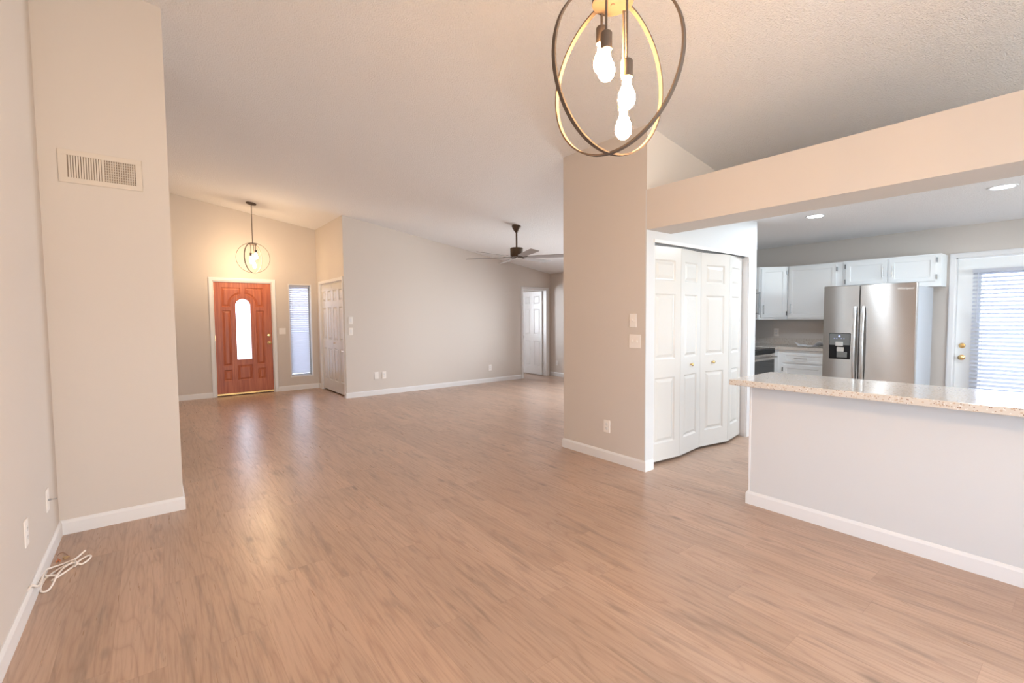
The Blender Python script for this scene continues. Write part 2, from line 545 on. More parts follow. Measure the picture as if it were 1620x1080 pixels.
def wall(name, label, poly, top=wtop, z0=0.0, mt='wall'):
    bm = NB(); prism(bm, poly, z0, top)
    return struct(name, bm, M[mt], label, 'wall')
def rpoly(x0, x1, y0, y1): return [(x0, y0), (x1, y0), (x1, y1), (x0, y1)]
wall('wall_vent', 'tall beige wall block carrying the air vent', rpoly(XL, XB, YB, YB + 0.9))
def wall_open(name, label, axis, a0, a1, b0, b1, opens, top=None):
    """wall along 'x' or 'y' from a0 to a1, thickness b0..b1, opens = [(u0,u1,z0,z1)]"""
    bm = NB()
    tp = top if top is not None else wtop
    def seg(u0, u1, z0, z1):
        P = rpoly(u0, u1, b0, b1) if axis == 'x' else rpoly(b0, b1, u0, u1)
        prism(bm, P, z0, z1)
    cuts = sorted({a0, a1} | {q for o_ in opens for q in o_[:2]})
    for u0, u1 in zip(cuts[:-1], cuts[1:]):
        um = (u0 + u1) / 2
        z = 0
        for o_ in sorted([q for q in opens if q[0] < um < q[1]], key=lambda q: q[2]):
            if o_[2] > z: seg(u0, u1, z, o_[2])
            z = o_[3]
        seg(u0, u1, z, tp)
    u = a1
    if u < a1: seg(u, a1, 0, tp)
    return struct(name, bm, M['wall'], label, 'wall')
wall_open('wall_left', 'beige side wall at the left edge of the room', 'y', YBACK - 0.12, YD + 0.12, XL - 0.12, XL, [(-1.75, -0.15, 0.3, 2.15)])
wall_open('wall_entry', 'warm beige entry wall around the wooden front door', 'x', XL, 7.5, YD, YD + 0.12,
          [(0.868, 1.798, 0, 2.055), (2.085, 2.505, 0.252, 2.048), (4.9, 6.3, 0.9, 2.1)])
wall_open('wall_closet', 'short beige wall holding the entry closet doors', 'y', YG + 0.12, YD, XC, XC + 0.12, [(YG + 0.12, 9.415, 0, 2.04)])
wall_open('wall_living', 'long grey beige living room wall with sloping top', 'x', XC, XF, YG, YG + 0.12, [(6.553, 7.265, 0, 2.0)])
wall_open('wall_far', 'far end wall beside the open bedroom door', 'y', 3.61, YD, XF, XF + 0.12, [(4.4, 7.0, 0.25, 2.12)])
wall('wall_closet_inner', 'back of the entry closet', rpoly(3.3, 3.4, YG + 0.12, YD))
# pantry block: the column
PZ = 2.035
bm = NB()
YQ = YK1 + 0.01
prism(bm, rpoly(XCOL, 3.51, YQ, YK2), 0, wtop)
prism(bm, rpoly(3.51, 5.25, YQ, YK1 + 0.10), PZ, wtop)
prism(bm, rpoly(5.25, XP, YQ, YK1 + 0.10), 0, wtop)
prism(bm, rpoly(XCOL, XP, YK1, YQ), BT - 0.002, wtop)
prism(bm, rpoly(XP - 0.1, XP, YK1 + 0.10, YK2), 0, wtop)
prism(bm, rpoly(3.51, XP - 0.1, YK2 - 0.1, YK2), 0, wtop)
struct('wall_pantry', bm, M['wall'], 'beige column and wall block around the pantry', 'wall')
bm = NB()
box(bm, XCOL, 3.51, YK1, YQ, 0, BT - 0.002); box(bm, 3.51, 5.25, YK1, YQ, PZ, BT - 0.002); box(bm, 5.25, XP, YK1, YQ, 0, BT - 0.002)
struct('wall_pantry_front', bm, M['barwall'], 'white painted wall face around the pantry doors', 'wall')
bm = NB()
prism(bm, rpoly(XP - 0.1, 6.9, 3.49, 3.61), 0, lambda x, y: min(vault(x) + 0.03, 9))
prism(bm, rpoly(6.9, XKB + 0.12, 3.49, 3.61), 0, 2.45)
struct('wall_kitchen_left', bm, M['wall'], 'beige kitchen wall behind the range', 'wall')
wall_open('wall_kitchen', 'beige back wall of the kitchen', 'y', YBACK - 0.12, 3.61, XKB, XKB + 0.12, [(0.185, 1.127, 0, 2.045)], top=2.47)
wall_open('wall_back', 'wall behind the camera with glass slider', 'x', XL - 0.12, XKB + 0.12, YBACK - 0.12, YBACK,
          [(0.2, 2.8, 0.04, 2.15), (4.8, 6.8, 1.0, 2.15), (3.85, 5.0, 2.5, 2.72), (5.0, 6.0, 2.5, 2.58)])  # last two openings form the added gable slot lighting the ceiling
bm = NB(); box(bm, XCOL, 3.51, YBACK, 1.545, 0, 0.879)
struct('wall_bar', bm, M['barwall'], 'white half wall under the breakfast bar counter', 'wall')
# white corner bead strip at the end of the half wall
bm = NB(); box(bm, XCOL - 0.004, 3.514, 1.545, 1.557, 0, 0.879)
struct('trim_bar_end', bm, M['trim'], 'white end board of the breakfast bar half wall', 'trim')
bm = NB(); box(bm, -40, 60, YD + 0.13, 60, -0.3, -0.14); box(bm, -40, 60, -60, YBACK - 0.13, -0.3, -0.14)
box(bm, 7.87, 60, YBACK - 0.13, YD + 0.13, -0.3, -0.14); box(bm, -40, -0.66, YBACK - 0.13, YD + 0.13, -0.3, -0.14)
struct('ground', bm, M['concrete'], 'pale concrete ground outside the house', 'ground')

# baseboards
BP = [(0, 0), (0.013, 0), (0.013, 0.076), (0.008, 0.088), (0.004, 0.094), (0, 0.094)]
def baseboard(name, path, side, label, mt='trim'):
    bm = NB(); sweep(bm, path, BP, lambda u, v, w: (u, v, w), side)
    return struct(name, bm, M[mt], label, 'baseboard')
baseboard('baseboard_left', [(XL, YBACK), (XL, YB), (XB, YB), (XB, YB + 0.9)], -1, 'white baseboard along left wall and vent wall')
baseboard('baseboard_entry', [(XL, YD), (0.806, YD)], -1, 'white baseboard left of the front door')
baseboard('baseboard_entry_right', [(1.862, YD), (XC, YD), (XC, 9.47)], -1, 'white baseboard under the sidelight window')
baseboard('baseboard_living', [(XC, 8.03), (XC, YG), (6.49, YG)], -1, 'white baseboard along the long living room wall')
baseboard('baseboard_far', [(XF, YG), (XF, 3.61)], -1, 'white baseboard on the far end wall')
baseboard('baseboard_pantry', [(XCOL + 0.6, YK2), (XCOL, YK2), (XCOL, YK1), (3.503, YK1)], -1, 'white baseboard around the foot of the column')
baseboard('baseboard_pantry_right', [(5.31, YK1), (XP, YK1), (XP, YK2)], -1, 'white baseboard right of the pantry doors')
baseboard('baseboard_bar', [(3.51, 1.557), (XCOL, 1.557), (XCOL, YBACK)], -1, 'white baseboard at the foot of the breakfast bar')
baseboard('baseboard_kitchen', [(XKB, 1.29), (XKB, 1.18)], -1, 'white baseboard between fridge and kitchen door')

# casings (U shaped, profile width outwards, thickness w)
CP = [(0, 0), (0, 0.010), (0.008, 0.014), (0.045, 0.017), (0.057, 0.014), (0.057, 0)]
def casing(parent, u0, u1, z1, fn, name='casing', z0=0.0, full=False):
    bm = NB()
    if full:
        path = [(u0, z0), (u0, z1), (u1, z1), (u1, z0), (u0, z0)]
    sweep(bm, [(u0, z0), (u0, z1), (u1, z1), (u1, z0)], CP, fn, 1)
    return obj(name, bm, M['trim'], parent)

# ---------------- front door
W0, HD = 0.914, 2.03
d1 = thing('door_1', 'reddish wooden front door with arched glass', 'door', (0.876, YD, 0), 0, kind='structure')
casing(d1, -0.014, 0.928, 2.062, lambda u, v, w: (u, -w, v))
bm = NB()
box(bm, -0.008, 0.0, 0.0, 0.12, 0, 2.05); box(bm, 0.914, 0.922, 0.0, 0.12, 0, 2.05); box(bm, -0.008, 0.922, 0.0, 0.12, 2.046, 2.055)
obj('jamb', bm, M['trim'], d1)
def arc(cx, cz, r, a0, a1, n): return [(cx + r * math.cos(R(a0 + (a1 - a0) * i / n)), cz + r * math.sin(R(a0 + (a1 - a0) * i / n))) for i in range(n + 1)]
cxd = 0.448
gl = [(cxd - 0.118, 0.605), (cxd + 0.118, 0.605)] + arc(cxd, 1.585, 0.118, 0, 180, 14)
# curved upper panels
def clipped(sgn):
    pts = []
    x_out = cxd + sgn * 0.333; x_in = cxd + sgn * 0.035; zt = 1.905; zb = 1.56
    r = 0.205
    a0 = math.degrees(math.acos(0.035 / r)); 
    arcp = arc(cxd, 1.585, r, 0, a0, 8) if sgn > 0 else [(2 * cxd - x, z) for x, z in arc(cxd, 1.585, r, 0, a0, 8)]
    arcp = [(arcp[0][0], zb)] + arcp
    top_in = (x_in, zt)
    poly = arcp + [top_in, (x_out, zt), (x_out, zb)]
    if sgn > 0: poly = poly[::-1]
    # ensure CCW
    A = sum(poly[i][0] * poly[(i + 1) % len(poly)][1] - poly[(i + 1) % len(poly)][0] * poly[i][1] for i in range(len(poly)))
    return poly if A > 0 else poly[::-1]
DP = [clipped(-1), clipped(1), rect(0.115, 0.250, 0.50, 1.49), rect(0.650, 0.785, 0.50, 1.49),
      rect(0.115, 0.245, 0.225, 0.425), rect(0.655, 0.785, 0.225, 0.425), rect(0.330, 0.570, 0.225, 0.500)]
bm = NB()
slab(bm, 0.910, 1.998, 0.045, DP, [gl], rings=((0.009, 0.009), (0.016, 0.010), (0.042, 0.001)))
for v in bm.verts: v.co += Vector((0.002, 0.035, 0.045))
obj('door_slab', bm, M['mahogany'], d1)
bm = NB()
go = offset(gl, 0.0); n = len(go)
fr = [bm.verts.new((x + 0.002, 0.056, z + 0.045)) for x, z in go]; bm.faces.new(fr)
bk = [bm.verts.new((x + 0.002, 0.061, z + 0.045)) for x, z in go]; bm.faces.new(bk)
for i in range(n): bm.faces.new((fr[i], fr[(i + 1) % n], bk[(i + 1) % n], bk[i]))
obj('glass_pane', bm, M['glass'], d1, label='bright arched glass pane')
bm = NB()
for k, zz in enumerate((0.25, 1.05, 1.85)): box(bm, -0.006, 0.004, 0.022, 0.04, zz - 0.045, zz + 0.045)
obj('hinge', bm, M['brass'], d1)
bm = NB(); box(bm, 0, 0.914, 0.02, 0.12, 0.0, 0.018)
obj('threshold', bm, M['darkgap'], d1, label='dark strip for the gap under the door')  # dark strip drawn as the gap under the door
bm = NB(); box(bm, 0.0, 0.914, 0.026, 0.060, 0.0185, 0.044); obj('door_light_leak', bm, M['gold'], d1, label='gold strip painted as light leaking under the door')  # light leak under the door, put into a gold strip
def knobset(parent, x, zk, zd, y0, mt='brass'):
    rot = Matrix.Translation((x, y0, zk)) @ Matrix.Rotation(R(90), 4, 'X')
    bm = NB(); lathe(bm, [(0.033, 0), (0.033, 0.006), (0.014, 0.010), (0.012, 0.030), (0.022, 0.036), (0.029, 0.047), (0.028, 0.058), (0.018, 0.066), (0, 0.067)], 20, rot)
    obj('knob', bm, M[mt], parent, smooth=True, label='brass door knob')
    rot = Matrix.Translation((x, y0, zd)) @ Matrix.Rotation(R(90), 4, 'X')
    bm = NB(); lathe(bm, [(0.031, 0), (0.031, 0.006), (0.026, 0.012), (0.012, 0.014), (0, 0.014)], 20, rot)
    box(bm, x - 0.004, x + 0.004, y0 - 0.03, y0 - 0.012, zd - 0.016, zd + 0.016)
    obj('deadbolt', bm, M[mt], parent, smooth=True, label='brass deadbolt turn')
knobset(d1, 1.736 - 0.876, 0.935, 1.078, 0.033)

# ---------------- sidelight window with blind
w1 = thing('window_1', 'narrow sidelight window beside the front door', 'window', (2.085, YD, 0.252), 0, kind='structure')
bm = NB()
for a in ((0, 0.42, 0.0, 0.1, 0, 0.018), (0, 0.42, 0.0, 0.1, 1.778, 1.796), (0, 0.018, 0.0, 0.1, 0.018, 1.778), (0.402, 0.42, 0.0, 0.1, 0.018, 1.778)): box(bm, *a)
obj('window_frame', bm, M['trim'], w1)
bm = NB()
for a in ((0.018, 0.402, 0.085, 0.105, 0.018, 0.05), (0.018, 0.402, 0.085, 0.105, 1.745, 1.778), (0.018, 0.045, 0.085, 0.105, 0.05, 1.745), (0.375, 0.402, 0.085, 0.105, 0.05, 1.745)): box(bm, *a)
obj('sash', bm, M['hinge'], w1, label='grey metal window sash')
bm = NB(); box(bm, 0.045, 0.375, 0.093, 0.097, 0.05, 1.745); obj('glass_pane', bm, M['glass'], w1)
def blind(name, label, loc, rotz, W, H, pitch, depth, tilt, group=None):
    b = thing(name, label, 'blind', loc, rotz, group)
    bm = NB(); box(bm, 0, W, -depth - 0.004, 0.004, H - 0.04, H); obj('headrail', bm, M['slat'], b, bevel=0.002)
    bm = NB(); n = int((H - 0.07) / pitch)
    for i in range(n):
        z = H - 0.055 - i * pitch
        mx = Matrix.Translation((0, -depth / 2, z)) @ Matrix.Rotation(R(tilt), 4, 'X')
        hd = depth / 2
        vs = []
        for s, q in enumerate((-hd, 0, hd)):
            cam_ = 0.0025 * (1 - (q / hd) ** 2)
            vs.append([mx @ Vector((x, q, cam_ + t)) for x in (0.004, W - 0.004) for t in (-0.001, 0.001)])
        V = [[bm.verts.new(c) for c in col] for col in vs]
        for a, c in ((0, 1), (1, 2)):
            bm.faces.new((V[a][0], V[a][2], V[c][2], V[c][0])); bm.faces.new((V[a][1], V[a][3], V[c][3], V[c][1]))
            bm.faces.new((V[a][0], V[a][1], V[c][1], V[c][0])); bm.faces.new((V[a][2], V[a][3], V[c][3], V[c][2]))
        bm.faces.new((V[0][0], V[0][2], V[0][3], V[0][1])); bm.faces.new((V[2][0], V[2][2], V[2][3], V[2][1]))
    obj('slats', bm, M['slat'], b)
    bm = NB(); box(bm, 0, W, -depth / 2 - 0.016, -depth / 2 + 0.016, 0.0, 0.018); obj('bottom_rail', bm, M['slat'], b, bevel=0.002)
    bm = NB()
    for x in (W * 0.15, W * 0.85): cyl(bm, (x, -depth - 0.003, 0.01), (x, -depth - 0.003, H - 0.04), 0.0012, 6)
    obj('ladder_cord', bm, M['slat'], b)
    bm = NB(); cyl(bm, (0.05, -depth - 0.008, H * 0.62), (0.05, -depth - 0.008, H - 0.03), 0.004, 6); obj('tilt_wand', bm, M['slat'], b)
    return b
blind('window_blind', 'white slatted blind in the narrow sidelight window', (2.106, YD + 0.078, 0.272), 0, 0.352, 1.755, 0.043, 0.05, 52)

# ---------------- entry closet bifold doors (on X = XC facing -X); local x runs toward -Y
HALF = R(-90)
d2 = thing('door_2', 'white panelled entry closet doors', 'door', (XC, 9.415, 0), HALF, kind='structure')
casing(d2, 0.0, 1.33, 2.04, lambda u, v, w: (u, -w, v))
bm = NB(); box(bm, 0, 1.33, 0.02, 0.06, 2.022, 2.04); box(bm, 0, 0.01, 0.0, 0.12, 0, 2.04); box(bm, 1.32, 1.33, 0.0, 0.06, 0, 2.04)
obj('jamb', bm, M['trim'], d2)
def leafpanels(W, cols, H=2.0, sc=1.0):
    out = []
    for c in range(cols):
        w = W / cols
        m_ = w * 0.19
        x0, x1 = c * w + m_, (c + 1) * w - m_
        for z0, z1 in ((0.20, 0.80), (0.96, 1.56), (1.68, 1.87)):
            out.append(rect(x0, x1, z0, z1))
    return out
for k in range(2):
    lw = 0.653
    bm = NB(); slab(bm, lw, 1.99, 0.034, leafpanels(lw, 2), rings=((0.010, 0.011), (0.017, 0.012), (0.034, 0.001)))
    for v in bm.verts: v.co += Vector((0.011 + k * (lw + 0.003), 0.022, 0.028))
    leaf = obj('leaf', bm, M['door'], d2)
bm = NB(); cyl(bm, (0.80, 0.022, 0.93), (0.80, 0.0, 0.93), 0.006, 10); lathe(bm, [(0.006, 0), (0.014, 0.006), (0.012, 0.014), (0, 0.016)], 12, Matrix.Translation((0.80, 0.004, 0.93)) @ Matrix.Rotation(R(90), 4, 'X'))
obj('knob', bm, M['brass'], d2, smooth=True)

# ---------------- bedroom door standing open beyond the living wall
d3 = thing('door_3', 'white six panel door standing open at the far end', 'door', (6.553, YG, 0), 0, kind='structure')
casing(d3, 0.0, 0.712, 2.0, lambda u, v, w: (u, -w, v))
bm = NB(); box(bm, 0, 0.012, 0, 0.12, 0, 2.0); box(bm, 0.70, 0.712, 0, 0.12, 0, 2.0); box(bm, 0, 0.712, 0, 0.12, 1.988, 2.0)
obj('jamb', bm, M['trim'], d3)
bm = NB(); slab(bm, 0.70, 1.97, 0.034, leafpanels(0.70, 2), rings=((0.010, 0.011), (0.017, 0.012), (0.034, 0.001)), both=True)
mx = Matrix.Translation((0.672, 0.832, 0.012)) @ Matrix.Rotation(R(-90), 4, 'Z')
for v in bm.verts: v.co = mx @ v.co
obj('door_slab', bm, M['trim'], d3)
bm = NB(); lathe(bm, [(0.028, 0), (0.028, 0.005), (0.012, 0.01), (0.012, 0.03), (0.027, 0.045), (0.02, 0.06), (0, 0.062)], 16, Matrix.Translation((0.672, 0.80, 0.90)) @ Matrix.Rotation(R(-90), 4, 'Y'))
obj('knob', bm, M['nickel'], d3, smooth=True)
bm = NB()
for zz in (0.25, 1.72): box(bm, 0.690, 0.702, 0.11, 0.135, zz - 0.05, zz + 0.05)
obj('hinge', bm, M['nickel'], d3)

# ---------------- pantry bifold doors
d4 = thing('door_4', 'white bifold pantry doors folded slightly open', 'door', (3.51, YK1, 0), 0, kind='structure')
CP2 = [(0, 0), (0, 0.012), (0.03, 0.012), (0.034, 0)]
bm = NB(); box(bm, -0.012, 1.80, -0.010, 0.0, 2.02, 2.05); box(bm, 1.74, 1.80, -0.012, 0.0, 0.0, 2.02)
obj('casing', bm, M['trim'], d4)
bm = NB(); box(bm, 0.0, 1.74, 0.035, 0.065, 2.010, 2.03)
obj('door_track', bm, M['hinge'], d4, label='dark metal door track')
bm = NB(); box(bm, 1.732, 1.74, 0.0, 0.1, 0, 2.03); box(bm, 0.0, 0.004, 0.0, 0.1, 0.0, 2.03); obj('jamb', bm, M['trim'], d4)
P_ = [(0.018, 0.062), (0.452, 0.018), (0.878, 0.062), (1.310, -0.012), (1.728, 0.060)]
for k in range(4):
    a, b_ = Vector(P_[k]), Vector(P_[k + 1])
    lw = (b_ - a).length - 0.003
    ang = math.atan2(b_.y - a.y, b_.x - a.x)
    bm = NB(); slab(bm, lw, 1.98, 0.032, [rect(0.078, lw - 0.078, 0.165, 0.775), rect(0.078, lw - 0.078, 0.945, 1.55), rect(0.078, lw - 0.078, 1.67, 1.86)], rings=((0.011, 0.011), (0.019, 0.012), (0.044, 0.001)))
    mx = Matrix.Translation((a.x, a.y, 0.028)) @ Matrix.Rotation(ang, 4, 'Z')
    for v in bm.verts: v.co = mx @ v.co
    leaf = obj('leaf', bm, M['door'], d4)
    if k in (1, 2):
        px = lw * (0.50 if k == 1 else 0.42)
        bm = NB(); lathe(bm, [(0.007, 0), (0.007, 0.010), (0.015, 0.016), (0.016, 0.024), (0.010, 0.030), (0, 0.031)], 14, mx @ Matrix.Translation((px, 0, 0.868)) @ Matrix.Rotation(R(90), 4, 'X'))
        obj('knob', bm, M['brass'], leaf, smooth=True, label='small brass knob')

# ---------------- kitchen back door with blind (on X = XKB facing -X)
d5 = thing('door_5', 'white half glazed back door in the kitchen', 'door', (XKB, 1.127, 0), HALF, kind='structure')
casing(d5, 0.0, 0.942, 2.045, lambda u, v, w: (u, -w, v))
bm = NB(); box(bm, 0, 0.012, 0, 0.12, 0, 2.045); box(bm, 0.93, 0.942, 0, 0.12, 0, 2.045); box(bm, 0, 0.942, 0, 0.12, 2.033, 2.045); obj('jamb', bm, M['trim'], d5)
bm = NB(); slab(bm, 0.914, 2.01, 0.044, [], [rect(0.205, 0.735, 0.24, 1.83)])
for v in bm.verts: v.co += Vector((0.014, 0.03, 0.018))
obj('door_slab', bm, M['cabinet'], d5)
bm = NB()
sweep(bm, [(0.219, 0.258), (0.219, 1.848), (0.749, 1.848), (0.749, 0.258), (0.219, 0.258)], [(0, 0), (0, 0.012), (0.025, 0.008), (0.03, 0)], lambda u, v, w: (u, 0.03 - w, v), 1)
obj('lite_frame', bm, M['cabinet'], d5)
bm = NB(); box(bm, 0.219, 0.749, 0.050, 0.055, 0.258, 1.848); obj('glass_pane', bm, M['glass'], d5)
knobset(d5, 0.075, 0.842, 0.985, 0.03)
blind('window_blind', 'white slatted blind hung on the kitchen back door', (XKB + 0.012, 0.978, 0.24), HALF, 0.66, 1.655, 0.047, 0.05, 28)

# unseen glazing behind the camera and to the side
for nm, lab, x0, x1, z0, z1, yy in (('window_2', 'sliding glass door behind the camera', 0.2, 2.8, 0.04, 2.15, YBACK - 0.06), ('window_3', 'added kitchen window, unseen, on the wall behind the camera', 4.8, 6.8, 1.0, 2.15, YBACK - 0.06), ('window_5', 'bedroom window', 4.9, 6.3, 0.9, 2.1, YD + 0.06)):  # kitchen window is added for its light
    w = thing(nm, lab, 'window', (x0, yy, z0), 0, kind='structure')
    bm = NB(); W_, H_ = x1 - x0, z1 - z0
    for a in ((0, W_, -0.03, 0.03, 0, 0.05), (0, W_, -0.03, 0.03, H_ - 0.05, H_), (0, 0.05, -0.03, 0.03, 0.05, H_ - 0.05), (W_ - 0.05, W_, -0.03, 0.03, 0.05, H_ - 0.05), (W_ / 2 - 0.03, W_ / 2 + 0.03, -0.03, 0.03, 0.05, H_ - 0.05)): box(bm, *a)
    obj('window_frame', bm, M['trim'], w)
    bm = NB(); box(bm, 0.05, W_ - 0.05, -0.003, 0.003, 0.05, H_ - 0.05); obj('glass_pane', bm, M['glass'], w)
for nm, lab, loc_, W_, H_ in (('window_4', 'large living room window on the far wall', (XF + 0.06, 4.4, 0.25), 2.6, 1.87), ('window_6', 'assumed dining window, unseen, in the left wall behind the camera', (XL - 0.06, -1.75, 0.3), 1.6, 1.85)):  # left wall window is assumed, added to light the bar side
    w = thing(nm, lab, 'window', loc_, R(90), kind='structure')
    bm = NB()
    for a in ((0, W_, -0.03, 0.03, 0, 0.05), (0, W_, -0.03, 0.03, H_ - 0.05, H_), (0, 0.05, -0.03, 0.03, 0.05, H_ - 0.05), (W_ - 0.05, W_, -0.03, 0.03, 0.05, H_ - 0.05), (W_ / 2 - 0.03, W_ / 2 + 0.03, -0.03, 0.03, 0.05, H_ - 0.05)): box(bm, *a)
    obj('window_frame', bm, M['trim'], w)
    bm = NB(); box(bm, 0.05, W_ - 0.05, -0.003, 0.003, 0.05, H_ - 0.05); obj('glass_pane', bm, M['glass'], w)

# ================================================================== THINGS
# ---------------- breakfast bar countertop
bm = NB(); box(bm, 3.227, 3.89, YBACK + 0.001, 1.628, 0.880, 0.920)
tag(obj('bar_countertop', bm, M['granite'], None, bevel=0.004), 'long speckled cream stone countertop on the white breakfast bar half wall', 'countertop')

# ---------------- kitchen cabinets
def shaker(parent, W, H, mx, name='door', handle=None, hinges=(), drawer=False):
    bm = NB(); slab(bm, W, H, 0.019, [rect(0.05, W - 0.05, 0.05, H - 0.05)] if not drawer else [rect(0.03, W - 0.03, 0.03, H - 0.03)], rings=SHAKER)
    for v in bm.verts: v.co = mx @ v.co
    d = obj(name, bm, M['cabinet'], parent, bevel=0.0015)
    if handle:
        a, b_ = handle
        r3 = mx.to_3x3()
        pull(d, mx @ Vector((a[0], 0, a[1])), mx @ Vector((b_[0], 0, b_[1])), r3 @ Vector((0, -1, 0)))
    if hinges:
        for hx, hz in hinges:
            bm = NB(); box(bm, hx - 0.006, hx + 0.006, -0.008, 0.016, hz - 0.028, hz + 0.028, mx)
            obj('hinge', bm, M['hinge'], d, label='grey metal hinge')
    return d
def xf(x, y, z, a): return Matrix.Translation((x, y, z)) @ Matrix.Rotation(a, 4, 'Z')
FX = 7.405
# diagonal corner upper
c = thing('upper_cabinet', 'white diagonal corner wall cabinet next to the microwave', 'cabinet', (7.735, 3.485, 1.31), group='white wall cabinets')
bm = NB(); prism(bm, [(0, 0), (-0.61, 0), (-0.61, -0.32), (-0.33, -0.60), (0, -0.60)][::-1], 0, 0.775)
obj('body', bm, M['cabinet'], c)
L45 = math.hypot(0.28, 0.28)
shaker(c, L45 - 0.05, 0.72, Matrix.Translation((-0.61, -0.32, 0.03)) @ Matrix.Rotation(R(-45), 4, 'Z') @ Matrix.Translation((0.025, -0.019, 0)), handle=((0.03, 0.06), (0.03, 0.17)), hinges=((L45 - 0.042, 0.06), (L45 - 0.042, 0.66)))
# main upper
c = thing('upper_cabinet', 'white wide single door wall cabinet left of the fridge', 'cabinet', (XKB - 0.002, 2.88, 1.31), HALF, group='white wall cabinets')
bm = NB(); box(bm, 0, 0.682, -0.33, 0, 0, 0.775); obj('body', bm, M['cabinet'], c)
shaker(c, 0.59, 0.73, xf(0.02, -0.349, 0.025, 0), handle=((0.035, 0.07), (0.035, 0.19)), hinges=((0.597, 0.06), (0.597, 0.66)))
# above fridge
c = thing('upper_cabinet', 'short white two door wall cabinet above the fridge', 'cabinet', (XKB - 0.002, 2.196, 1.704), HALF, group='white wall cabinets')
bm = NB(); box(bm, 0, 0.986, -0.33, 0, 0, 0.386); obj('body', bm, M['cabinet'], c)
shaker(c, 0.44, 0.30, xf(0.037, -0.349, 0.062, 0), handle=((0.40, 0.09), (0.40, 0.205)), hinges=((-0.007, 0.05), (-0.007, 0.25)))
shaker(c, 0.44, 0.30, xf(0.502, -0.349, 0.062, 0), handle=((0.035, 0.09), (0.035, 0.205)), hinges=((0.447, 0.05), (0.447, 0.25)))
# base cabinet under the back counter
c = thing('base_cabinet', 'white base cabinet with drawer between range and fridge', 'cabinet', (XKB - 0.002, 3.486, 0), HALF)
bm = NB(); box(bm, 0, 1.265, -0.59, 0, 0.10, 0.879); box(bm, 0, 1.265, -0.53, 0, 0, 0.10)
box(bm, 0.0, 0.60, -0.808, -0.59, 0.10, 0.879)
obj('body', bm, M['cabinet'], c)
shaker(c, 0.50, 0.13, xf(0.672, -0.609, 0.70, 0), name='drawer', handle=((0.165, 0.065), (0.305, 0.065)), drawer=True)
shaker(c, 0.50, 0.54, xf(0.672, -0.609, 0.13, 0), handle=None, hinges=((-0.008, 0.47), (-0.008, 0.06)))
# back counter
bm = NB()
prism(bm, [(XKB - 0.001, 3.488), (6.925, 3.488), (6.925, 2.86), (7.105, 2.86), (7.105, 2.215), (XKB - 0.001, 2.215)], 0.880, 0.920)
kc = obj('kitchen_countertop', bm, M['granite'], None, bevel=0.003)
tag(kc, 'pale stone worktop in the kitchen corner left of the fridge', 'countertop')
bm = NB(); box(bm, XKB - 0.022, XKB - 0.001, 2.215, 3.466, 0.9205, 1.02); box(bm, 6.925, XKB - 0.001, 3.467, 3.488, 0.9205, 1.02)
obj('backsplash', bm, M['granite'], kc)
# crumpled papers
bm = NB()
nx, ny = 14, 8
for layer, (zz, ang, w, l, cx, cy) in enumerate(((0.922, 8, 0.42, 0.24, 7.28, 2.42), (0.927, -6, 0.36, 0.22, 7.26, 2.50))):
    g = {}
    rnd = random.Random(layer + 3)
    mx = Matrix.Translation((cx, cy, zz)) @ Matrix.Rotation(R(90 + ang), 4, 'Z')
    for i in range(nx + 1):
        for j in range(ny + 1):
            u, v = i / nx - 0.5, j / ny - 0.5
            h = 0.010 + 0.070 * max(0, math.sin(3.1 * (u + 0.5) * 2 + layer) * (v + 0.5)) + rnd.uniform(0, 0.004) + (0.02 * max(0, u - 0.3) / 0.2 if layer == 0 else 0.0)
            for s in (0, 1): g[i, j, s] = bm.verts.new(mx @ Vector((u * w, v * l, h + s * 0.0015)))
    for i in range(nx):
        for j in range(ny):
            for s in (0, 1): bm.faces.new((g[i, j, s], g[i + 1, j, s], g[i + 1, j + 1, s], g[i, j + 1, s]))
    for i in range(nx):
        for j in (0, ny): bm.faces.new((g[i, j, 0], g[i + 1, j, 0], g[i + 1, j, 1], g[i, j, 1]))
    for j in range(ny):
        for i in (0, nx): bm.faces.new((g[i, j, 0], g[i, j + 1, 0], g[i, j + 1, 1], g[i, j, 1]))
tag(obj('loose_papers', bm, M['paper'], None), 'rumpled white papers lying on the kitchen worktop', 'papers')

# ---------------- range (front faces -Y)
rg = thing('range', 'stainless range with black cooktop in the kitchen corner', 'range', (6.16, 3.485, 0))
bm = NB(); box(bm, 0, 0.757, -0.60, 0, 0.02, 0.895); obj('body', bm, M['grey'], rg)
bm = NB(); box(bm, -0.002, 0.759, -0.645, 0, 0.897, 0.915); obj('cooktop', bm, M['blackglass'], rg, bevel=0.002, label='black glass cooktop')
bm = NB(); box(bm, 0, 0.757, -0.645, -0.60, 0.845, 0.896); obj('control_panel', bm, M['black'], rg)
bm = NB(); box(bm, 0.005, 0.752, -0.645, -0.60, 0.27, 0.84); od = obj('oven_door', bm, M['steel'], rg, bevel=0.003)
bm = NB(); box(bm, 0.03, 0.727, -0.648, -0.6455, 0.34, 0.755); obj('oven_window', bm, M['blackglass'], od)
bm = NB(); cyl(bm, (0.05, -0.69, 0.795), (0.707, -0.69, 0.795), 0.012, 12); cyl(bm, (0.08, -0.645, 0.795), (0.08, -0.69, 0.795), 0.008); cyl(bm, (0.677, -0.645, 0.795), (0.677, -0.69, 0.795), 0.008)
obj('handle', bm, M['steel'], od, smooth=True)
bm = NB(); box(bm, 0.005, 0.752, -0.645, -0.60, 0.06, 0.26); obj('drawer', bm, M['steel'], rg, bevel=0.003)
